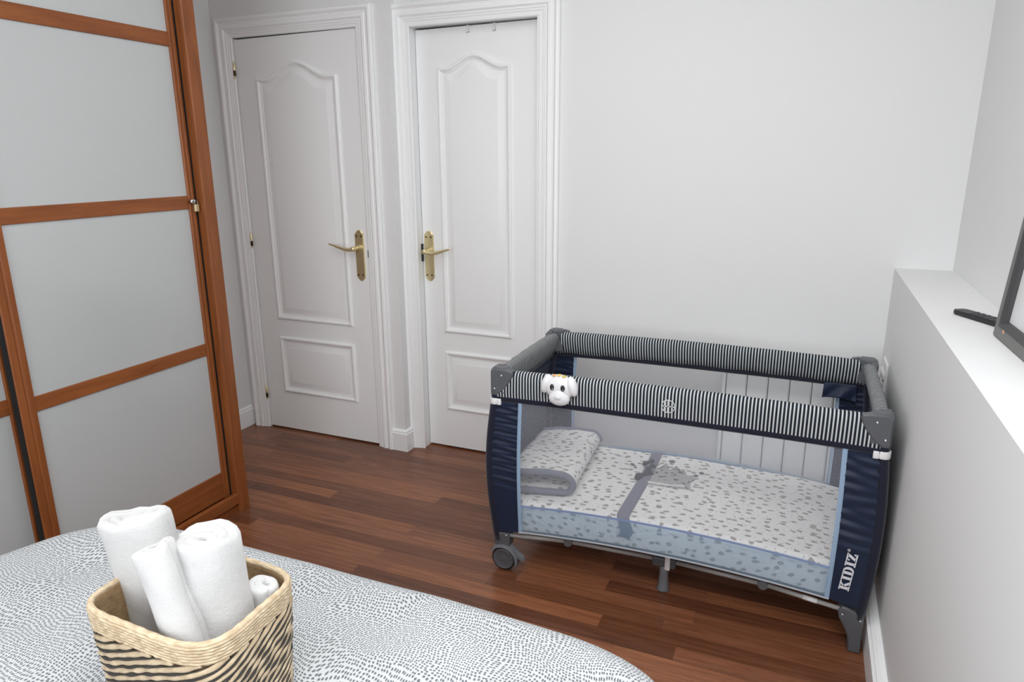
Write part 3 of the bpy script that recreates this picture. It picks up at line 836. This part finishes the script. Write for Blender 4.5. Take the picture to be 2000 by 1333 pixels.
# legs (sleeved tubes)
for r in (0, 1):
    for b in (0, 1):
        yy = CYB-.017 if b else CYF+.017
        zz = [.115+(.70-.115)*i/20 for i in range(21)]
        Geo().tube([(xleg(z, r), yy, z) for z in zz], .0165, 12).build('leg_sleeve', M_NAVYD, cot, smooth=True)
        if not b:
            x = xleg(.648, r)
            s_ = -1 if r else 1
            g = Geo().lathe([(.0185, -.011), (.0195, -.008), (.0195, .008), (.0185, .011)], (x, yy, .648), 'Z', 16)
            g.box(min(x+s_*.012, x+s_*.027), max(x+s_*.012, x+s_*.027), yy-.0195, yy-.010, .637, .659, .002)
            g.build('white_clip', M_WHITEPL, cot, auto=40)
# fabric sides
YFP, YBP = CYF+.008, CYB-.008
def trimx(z, right):
    t = min(max((z-.17)/.47, 0), 1)
    return (.164 if right else -.846)+( .0 if right else -.006*sin(pi*t))+(.004*sin(pi*t) if right else 0)
def zbot(x):    # lower hem
    t = abs(x-CXC)/.605; return .141+.023*min(1, (1-t)/.17)+arc(x)*1.0
rf = random.Random(5)
FOLDS = {}
def folds(z, s, key, k0=.0):
    if key not in FOLDS: FOLDS[key] = [(rf.uniform(.012, .03), rf.random()*6, rf.uniform(-.25, .25)) for _ in range(4)]
    e = min(1, max(0, (z-.30)/.08))*min(1, max(0, (.655-z)/.03)); o = 0
    for w_, p, sl in FOLDS[key]: o += sin(2*pi*(z+sl*.05*s)/w_*.75+p+1.2*sin(s*2.5+p))
    return o*.0009*e
def navy_panel(right, back):
    yp = YBP if back else YFP; sg = 1 if back else -1
    xa = (lambda z: xleg(z, right)+(.010 if right else -.010)*1.0)
    def f(u, v):
        xb = trimx(.4, right); 
        z0 = zbot(CXL+.02 if not right else CXR-.02)*(1-u)+zbot(xb)*u
        z = z0+(.662-z0)*v; xt = trimx(z, right); x = xa(z)*(1-u)+xt*u
        return Vector((x, yp+sg*(.003*sin(pi*u))+sg*folds(z, u, (right, back))*min(1, u*6+.15)*1.6, z))
    return grid('corner_panel', f, 14, 150, M_NAVY, cot)
panels = {}
for r in (0, 1):
    for b in (0, 1):
        panels[(r, b)] = navy_panel(r, b)
        yp = (YBP+.003) if b else (YFP-.003)
        s_ = -1 if r else 1
        def tf(u, v):
            z0 = zbot(trimx(.2, r)); z = z0+(.66-z0)*v; x = trimx(z, r)+s_*(u*.0135-.001)
            return Vector((x, yp+(-.0015 if not b else .0015)*sin(pi*u), z))
        grid('piping', tf, 4, 50, M_LBLUE, cot)
def net(back):
    yp = YBP if back else YFP
    def f(u, v):
        zt = .660
        x = trimx(.4, 0)*(1-u)+trimx(.4, 1)*u
        zb = .262+arc(x); z = zb+(zt-zb)*v; x = trimx(z, 0)*(1-u)+trimx(z, 1)*u
        return Vector((x, yp+(.004 if not back else -.004)*sin(pi*u)*sin(pi*v), z))
    grid('net_side', f, 40, 14, M_NETB if back else M_NET, cot, uvfn=lambda u, v, p: (p.x, p.z))
    def g_(u, v):
        x = trimx(.22, 0)*(1-u)+trimx(.22, 1)*u; z0 = zbot(x); z1 = .266+arc(x)
        return Vector((x, yp+(-.002 if not back else .002)-.002*sin(pi*v), z0+(z1-z0)*v))
    grid('sheer_band', g_, 40, 5, M_SHEER, cot)
    def t_(u, v):
        x = trimx(.22, 0)*(1-u)+trimx(.22, 1)*u
        return Vector((x, yp+(-.004 if not back else .004), (.262 if not back else .246)+arc(x)+.008*v))
    grid('band_tape', t_, 40, 1, M_BLUETAPE, cot)
    def h_(u, v):
        x = trimx(.18, 0)*(1-u)+trimx(.18, 1)*u
        return Vector((x, yp+(-.0045 if not back else .0045), zbot(x)-.003+.006*v))
    grid('hem', h_, 40, 1, fabric('pale_hem', srgb(188, 196, 205)) if not back else M_LBLUE, cot)
net(0); net(1)
# end walls in navy cloth
for r in (0, 1):
    def ef(u, v):
        z0 = zbot(CXR-.02); z = z0+(.662-z0)*v
        y_ = CYF+.020+(CYB-CYF-.040)*u
        return Vector((xleg(z, r)+(.004 if r else -.004)*sin(pi*u)+.8*folds(z, u*3, ('end', r)), y_, z))
    grid('end_panel', ef, 24, 80, M_NAVY, cot)
# loose navy flap tied below the rear rail
FLP = [(.108, .660), (.106, .606), (.140, .617), (.168, .611), (.202, .603), (.218, .660)]
def flap(u, v):
    x = .108+u*.108; zb = .606+.012*sin(u*2.6)*(1 if u < .6 else .4)-.006*u
    z = .664*(1-v)+zb*v; x2 = x-.003*v*(1-u)+.010*v*sin(u*3)
    return Vector((x2, YBP-.014-.010*v-.006*sin(u*9+v*4.2)*v, z))
grid('loose_flap', flap, 24, 12, M_NAVY, cot, thick=.002)
# lettering on the front right panel
def lettering():
    g = Geo(); d = Vector((.0125, .1205)); d.normalize(); o0 = Vector((.2145, .2045)); upv = Vector((-d.y, d.x))  # letters' up = towards left
    Hh = .0290; gap = .0012
    yy = YFP-.0062
    def put(polys, x0, wd_):
        for pl_ in polys:
            pts = []
            for a, b in pl_:
                q = o0+d*(x0+a*wd_)+upv*(b*Hh); pts.append((q.x, q.y))
            g.prism(pts, lambda a, b, h: Vector((a, yy-h, b)), 0, .0006)
    R = lambda a0, a1, b0, b1: [(a0, b0), (a1, b0), (a1, b1), (a0, b1)]
    K = [R(0, .50, 0, .13), R(0, .50, .87, 1), R(.10, .40, .1, .9), [(.36, .42), (.36, .60), (.62, .89), (.86, .89)], [(.36, .60), (.55, .66), (1.0, .10), (.66, .10)], R(.55, 1.0, .87, 1), R(.60, 1.08, 0, .13)]
    I = [R(0, 1, 0, .13), R(0, 1, .87, 1), R(.24, .76, .1, .9)]
    D = [R(0, .50, 0, .13), R(0, .50, .87, 1), R(.10, .42, .1, .9)]
    n = 12
    for i in range(n):
        t0, t1 = -pi/2+pi*i/n, -pi/2+pi*(i+1)/n
        D.append([(.48+.50*cos(t0), .5+.5*sin(t0)), (.48+.50*cos(t1), .5+.5*sin(t1)), (.48+.20*cos(t1), .5+.36*sin(t1)), (.48+.20*cos(t0), .5+.36*sin(t0))])
    Zl = [R(0, 1, 0, .16), R(0, 1, .84, 1), [(0.02, .10), (.40, .10), (.98, .90), (.60, .90)], R(.80, 1.0, .1, .34), R(0, .20, .66, .9)]
    x = 0
    for L, wd_ in ((K, .0310), (I, .0165), (D, .0285), (I, .0165), (Zl, .0245)):
        put(L, x, wd_); x += wd_+gap+.0006
    # small registered ring
    c = o0+d*(x+.0065)+upv*(Hh*.93)
    for i in range(16):
        t0, t1 = 2*pi*i/16, 2*pi*(i+1)/16
        pl_ = [(c.x+.0042*cos(t0), c.y+.0042*sin(t0)), (c.x+.0042*cos(t1), c.y+.0042*sin(t1)), (c.x+.0033*cos(t1), c.y+.0033*sin(t1)), (c.x+.0033*cos(t0), c.y+.0033*sin(t0))]
        g.prism(pl_, lambda a, b, h: Vector((a, yy-h, b)), 0, .0005)
    def rr_(a, b): q = c+d*a+upv*b; return (q.x, q.y)
    for q in ([(-.0018, -.002), (-.0011, -.002), (-.0011, .002), (-.0018, .002)], [(-.0018, .0014), (.0012, .0014), (.0012, .002), (-.0018, .002)], [(.0007, .0002), (.0013, .0002), (.0013, .002), (.0007, .002)],
              [(-.0018, .0001), (.0013, .0001), (.0013, .0006), (-.0018, .0006)], [(-.0004, .0004), (.0010, -.002), (.0017, -.002), (.0003, .0004)]):
        g.prism([rr_(a, b) for a, b in q], lambda a, b, h: Vector((a, yy-h, b)), 0, .0005)
    o = g.build('lettering', plain('white_print', (.72, .73, .78, 1), .7), panels[(1, 0)])
    o['label'] = 'white slab serif lettering reading KIDIZ'
lettering()
# round emblem on the front rail
g = Geo(); ex, ez, ey = -.3445, .7115, CYF-.0005
for i in range(28):
    t0, t1 = 2*pi*i/28, 2*pi*(i+1)/28
    g.prism([(ex+.0215*cos(t0), ez+.0215*sin(t0)), (ex+.0215*cos(t1), ez+.0215*sin(t1)), (ex+.0192*cos(t1), ez+.0192*sin(t1)), (ex+.0192*cos(t0), ez+.0192*sin(t0))], lambda a, b, h: Vector((a, ey-h, b)), 0, .0012)
for q in ((-.0192, .0192, -.0018, .0012), (-.0025, .0025, -.0192, .0192), (-.0130, -.0095, -.014, .014), (.0095, .0130, -.014, .014)):
    g.prism([(ex+q[0], ez+q[2]), (ex+q[1], ez+q[2]), (ex+q[1], ez+q[3]), (ex+q[0], ez+q[3])], lambda a, b, h: Vector((a, ey-h, b)), 0, .0012)
g.build('emblem', plain('grey_embroidery', srgb(205, 208, 208), .8), cot)['label'] = 'grey round stitched emblem with crossed bars'
# understructure
def bars(sy, y0):
    Y = lambda k: y0+sy*k
    pts = [(-.885, Y(.018), .136), (-.679, Y(.060), .134), (-.371, Y(.103), .114)]
    pts2 = [(-.318, Y(.103), .114), (-.024, Y(.060), .131), (.205, Y(.018), .130)]
    for p in (pts, pts2):
        for a, b in ((0, 1), (1, 2)):
            Geo().tube([p[a], p[b]], .0075, 10).build('base_tube', M_TUBE, cot, smooth=True)
        g = Geo().lathe([(.015, -.010), (.017, -.006), (.017, .006), (.015, .010)], p[1], 'Y', 16); g.build('fold_joint', M_GREYPL2, cot, auto=40)
    c = (-.345, Y(.105), 0)
    Geo().lathe([(.021, 0), (.022, .004), (.019, .012), (.0155, .06), (.0155, .105)], c, 'Z', 18).build('centre_leg', M_GREYPL2, cot, smooth=True)
    Geo().box(c[0]-.040, c[0]+.040, c[1]-.016, c[1]+.016, .092, .128, .006).build('centre_joint', M_GREYPL, cot)
    Geo().box(c[0]+.004, c[0]+.022, c[1]-.022, c[1]-.014, .088, .142, .003).build('white_latch', M_WHITEPL, cot)
bars(1, CYF); bars(-1, CYB)
a, b = Vector((-.024, CYF+.060, .131)), Vector((.205, CYF+.018, .130))
Geo().tube([a+(b-a)*.52, a+(b-a)*.70], .0080, 12).build('paper_label', M_WHITEPL, cot, smooth=True)
Geo().tube([(-.345, CYF+.12, .118), (-.345, CYB-.12, .118)], .010, 10).build('cross_tube', M_TUBE, cot, smooth=True)
def caster(back):
    sy = -1 if back else 1; y0 = CYB if back else CYF
    e = Geo().box(CXL+.003, CXL+.062, min(y0+sy*.004, y0+sy*.046), max(y0+sy*.004, y0+sy*.046), .094, .148, .005).build('caster_bracket', M_GREYPL, cot)
    c = Vector((CXL+.040, y0+sy*.012, .0455))
    g = Geo().lathe([(.039, -.0115), (.0455, -.009), (.0455, .009), (.039, .0115)], c, 'Y', 32)
    g.build('tyre', M_BLACK, e, auto=40)
    Geo().lathe([(.006, -.0145), (.010, -.0135), (.033, -.0135), (.0365, -.0155), (.0395, -.0135), (.0395, .0135), (.033, .0135)], c, 'Y', 32).build('wheel_disc', M_GREYPL, e, auto=30)
    g = Geo(); vs = []; fs = []; n = 20
    for i in range(n+1):
        t = radians(148)-radians(165)*i/n
        for rr_, yy in ((.0480, -.020*1), (.0555, -.017), (.0555, .017), (.0480, .020), (.0470, .0)):
            vs.append(c+Vector((rr_*cos(t), yy, rr_*sin(t))))
    for i in range(n):
        for k in range(5): k2 = (k+1) % 5; fs.append((i*5+k, i*5+k2, (i+1)*5+k2, (i+1)*5+k))
    fs += [tuple(range(5)), tuple(n*5+k for k in range(4, -1, -1))]
    g.add(vs, fs); g.build('fender', M_GREYPL2, e, auto=40)
    Geo().prism([(CXL+.074, .088), (CXL+.088, .080), (CXL+.116, .062), (CXL+.120, .053), (CXL+.112, .051), (CXL+.084, .066)], lambda a, b, h: Vector((a, c.y-.012+h, b)), 0, .024, .003).build('brake_lever', M_GREYPL2, e)
    for dx in (.010, .050):
        Geo().ellipsoid((CXL+dx, y0+sy*.0035, .139), (.0035, .0025, .0035), 10, 6).build('rivet', M_SILVER, e, smooth=True)
caster(0); caster(1)
def foot(back):
    sy = -1 if back else 1; y0 = CYB if back else CYF
    pr = [(.194, .130), (.203, .146), (.215, .146), (.262, .128), (.266, .112), (.265, .069), (.267, .004), (.264, 0), (.236, 0), (.232, .004), (.228, .047), (.220, .068), (.211, .086), (.198, .108)]
    g = Geo().prism(pr, lambda a, b, h: Vector((a, y0+sy*(.046-h), b)), 0, .044, .004)
    e = g.build('foot', M_GREYPL, cot, auto=40)
    for p in ((.206, .122), (.256, .112)):
        Geo().ellipsoid((p[0], y0+sy*.002, p[1]), (.0035, .0025, .0035), 10, 6).build('rivet', M_SILVER, e, smooth=True)
foot(0); foot(1)

# mattress, sheet strap, blanket on it -------------------------------------
MX0, MX1, MY0, MY1, MZ0 = -.918, .238, CYF+.020, CYB-.022, .165
def mz(x, y): return .274+.6*arc(x)*1.0-.0
mt = empty('cot_mattress', (CXC, CYC, MZ0), 'cot mattress in a white sheet with small grey animal prints', 'mattress')
def mfn(u, v):
    q = 2*pi*u; c, s_ = se(q, 14); a, b = (MX1-MX0)/2, (MY1-MY0)/2; mx, my = (MX0+MX1)/2, (MY0+MY1)/2
    R = .022
    if v < .5: k = v/.5; x, y_ = c*(a-R)*k, s_*(b-R)*k; z = mz(mx+x, my+y_)
    elif v < .75:
        t = (v-.5)/.25*pi/2; x, y_ = c*(a-R+R*sin(t)), s_*(b-R+R*sin(t)); z = mz(mx+x, my+y_)-R*(1-cos(t))
    else:
        t = (v-.75)/.25; x, y_ = c*a, s_*b; z = (mz(mx+x, my+y_)-R)*(1-t)+(zbot(mx+x)+.001)*t
    wx, wy = mx+x, my+y_
    if v < .6: z += .0025*wob(wx, wy, 5, 1.)
    mfn.uv = (wx+(c*.02+c*.08*(v-.75)/.25 if v > .75 else 0), wy+(s_*.02+s_*.08*(v-.75)/.25 if v > .75 else 0))
    return Vector((wx, wy, z))
grid('fitted_sheet', mfn, 160, 60, M_SHEET, mt, uvfn=lambda u, v, p: mfn.uv, closed_u=True)
# grey strap (hem of the top sheet) with a little bow and a printed patch
def strap(u, v):
    x = -.497+.042*u+.004*sin(v*5)
    if v < .85: y_ = MY0+.012+(MY1-MY0-.03)*(v/.85); y_ = MY0+MY1-y_; z = mz(x, y_)+.005
    else:
        t = (v-.85)/.15; y_ = MY0+.018-.022*min(1, t*3); z = mz(x, MY0)+.004-.085*max(0, t-.15)
        x += .03*t*(sin(t*3))
    return Vector((x, y_, z+.002*sin(pi*u)))
grid('strap', strap, 6, 80, M_GREYBAND, mt, thick=.002)
for k, (bx, by, ang) in enumerate(((-.486, 2.405, .5), (-.474, 2.475, .7), (-.490, 2.520, .4))):
    n = 14; pts = [(0, 0), (.020, .030), (.034, .020), (.030, -.004), (.004, -.012), (-.022, -.036), (-.030, -.020), (-.018, .006)]
    pts = [(a*(.85 if k else 1.3), b*(.85 if k else 1.3)) for a, b in pts]
    c_, s_ = cos(ang), sin(ang); pl_ = [(bx+a*c_-b*s_, by+a*s_+b*c_) for a, b in pts]
    Geo().prism(pl_, lambda a, b, h: Vector((a, b, mz(a, b)+.0065+h)), 0, .006, .002).build('bow_loop', M_BOW, mt)
PATCH = [(-.468, 2.336), (-.301, 2.352), (-.309, 2.410), (-.297, 2.448), (-.312, 2.470), (-.328, 2.458), (-.350, 2.512), (-.362, 2.499), (-.380, 2.530), (-.398, 2.486), (-.421, 2.544), (-.438, 2.490), (-.462, 2.470), (-.470, 2.40)]
def spot_mat():
    m = NT('grey_spotted_applique'); v = m.coord()
    n = m.noise(v, 62, 2); f = m.math('GREATER_THAN', n, .60)
    c = m.mix(f, srgb(176, 176, 174), srgb(88, 88, 88)); m.p(Base__Color=c, Roughness=.9); return m.m
Geo().prism(PATCH, lambda a, b, h: Vector((a, b, mz(a, b)+.0035+h)), 0, .0022).build('applique', spot_mat(), mt)
Geo().tube([(-.455, 2.352, mz(-.455, 2.35)+.0065), (-.38, 2.352, mz(-.38, 2.35)+.0068), (-.325, 2.366, mz(-.32, 2.36)+.0065)], .0035, 6).build('applique_cord', fabric('white_cord', (.78, .78, .78, 1)), mt)
for a, b, r_ in ((-.545, 2.492, .009), (-.528, 2.468, .006), (-.283, 2.508, .010), (-.300, 2.478, .009), (-.405, 2.572, .013)):
    Geo().lathe([(r_, 0), (r_*.8, .0012)], (a, b, mz(a, b)+.0030), 'Z', 9).build('applique_spot', plain('dark_grey_print', srgb(110, 110, 108), .9), mt)

def blanket():
    ang = radians(12); o = Vector((-.712, 2.158, 0)); dx = Vector((cos(ang), sin(ang), 0)); dy = Vector((-sin(ang)*.35, 1, 0)).normalized()
    e = empty('folded_quilt', (-.80, 2.36, .28), 'small folded baby quilt with grey binding at the left end of the cot', 'quilt')
    zb = mz(-.78, 2.3)+.012; th = .0125; H = .066; W = .205
    # fold cross-section: lower layer (from left), round the right edge, back on the upper layer
    sec = []
    for i in range(13): sec.append((-W+W*i/12, 0.0))
    for i in range(1, 10): t = -pi/2+pi*i/10; sec.append((H/2*cos(t)*.95, H/2+H/2*sin(t)))
    for i in range(13): sec.append((-W*i/12, H+.004*sin(i/12*pi)))
    n = len(sec); Ld = .455
    def pt(i, off, v, ends=0):
        a = Vector(sec[i]); t = (Vector(sec[min(i+1, n-1)])-Vector(sec[max(i-1, 0)])).normalized(); nr = Vector((t.y, -t.x))
        q = a+nr*off; sag = -.016*v-.004*sin(v*6+q.x*20)*(1 if q.y > H*.5 else 0)
        rnd_ = .0
        p = o+dx*q.x+dy*(v*Ld)
        return Vector((p.x, p.y, zb+max(0.0005, q.y+th*.5)+(sag if q.y > H*.4 else 0)+.0035*wob(q.x*14, v*6, 1, 2)*(1 if q.y > H*.4 else 0)))
    NV = 30
    vs = []; uv = []; prof = []
    for i in range(n): prof.append((i, th/2))
    for i in range(n-1, -1, -1): prof.append((i, -th/2))
    m = len(prof)
    for j in range(NV+1):
        v = j/NV; e_ = .45+.55*min(1, min(v, 1-v)*14)
        for i, off in prof:
            p = pt(i, off*e_, v); vs.append(p); uv.append((i*.017+.31, v*Ld+(.7 if off < 0 else 0)))
    fs = []
    for j in range(NV):
        for a in range(m): b = (a+1) % m; fs.append((j*m+a, j*m+b, (j+1)*m+b, (j+1)*m+a))
    fs.append(tuple(range(m-1, -1, -1))); fs.append(tuple(NV*m+a for a in range(m)))
    q = mk('quilt_body', vs, fs, M_SHEET, e, True, uv)
    # binding along both ends follows the fold
    for v in (-.006, 1.006):
        g = Geo(); g.tube([pt(i, 0, v) for i in range(n)], .0120, 8); g.build('binding', M_GREYBAND, e, smooth=True)
blanket()

# ------------------------------------------------------------------ puppy toy on the rail
dog = empty('puppy_night_light', (-.694, CYF-.018, .672), 'white plastic puppy face toy clipped to the front striped rail', 'toy')
DX, DY, DZ = -.694, CYF-.012, .727
def head(v, d):
    v = v.copy()
    if v.z < 0: v.x *= 1-.10*(-v.z/.05)
    v.z *= 1.0 if v.z < 0 else .92
    return v
M_TOY = plain('glossy_white_plastic', (.80, .80, .82, 1), .28)
g = Geo().ellipsoid((DX, DY, DZ+.006), (.052, .022, .047), 32, 20, head); hd = g.build('head', M_TOY, dog, smooth=True)
g = Geo().ellipsoid((DX+.002, DY-.008, DZ-.026), (.036, .020, .028), 28, 18, lambda v, d: Vector((v.x*(1-.12*d.z), v.y, v.z*(1.35 if d.z > 0 else 1.0)*(1-.25*abs(d.x) if d.z > 0 else 1)))); mz_ = g.build('muzzle', M_TOY, dog, smooth=True)
Geo().ellipsoid((DX+.002, DY-.0262, DZ-.022), (.0125, .0042, .0085), 18, 10).build('nose', plain('pale_grey_plastic', (.70, .71, .73, 1), .35), mz_, smooth=True)
for s_ in (-1, 1):
    g = Geo().ellipsoid((DX+s_*.0450, DY-.003, DZ+.014), (.0170, .0175, .034), 18, 14, lambda v, d: Vector((v.x, v.y, v.z)))
    c = Vector((DX+s_*.0455, DY, DZ+.012)); rot = Matrix.Rotation(radians(-16)*s_, 3, 'Y')
    for v in g.v: v[:] = (c+rot @ (v-c))
    g.build('ear', M_TOY, dog, smooth=True)
    ey_ = Geo().ellipsoid((DX+s_*.0180-.001, DY-.0205, DZ+.010), (.0074, .0042, .0106), 14, 10).build('eye', M_BLACK, dog, smooth=True)
    Geo().ellipsoid((DX+s_*.0180+.001, DY-.0240, DZ+.0062), (.0016, .0012, .0019), 8, 6).build('eye_glint', M_TOY, ey_, smooth=True)
for k, (dx, col) in enumerate(((-.016, (228, 170, 110)), (0.0, (232, 200, 110)), (.016, (214, 196, 96)))):
    Geo().ellipsoid((DX+dx, DY-.004, DZ+.0480-.0022*abs(k-1)), (.0075, .010, .0028), 14, 8).build('top_button', plain('toy_button_%d' % k, srgb(*col), .4), dog, smooth=True)
Geo().box(DX-.012, DX+.012, CYF-.010, CYF+.001, DZ-.02, DZ+.02, .002).build('clip', M_TOY, dog)
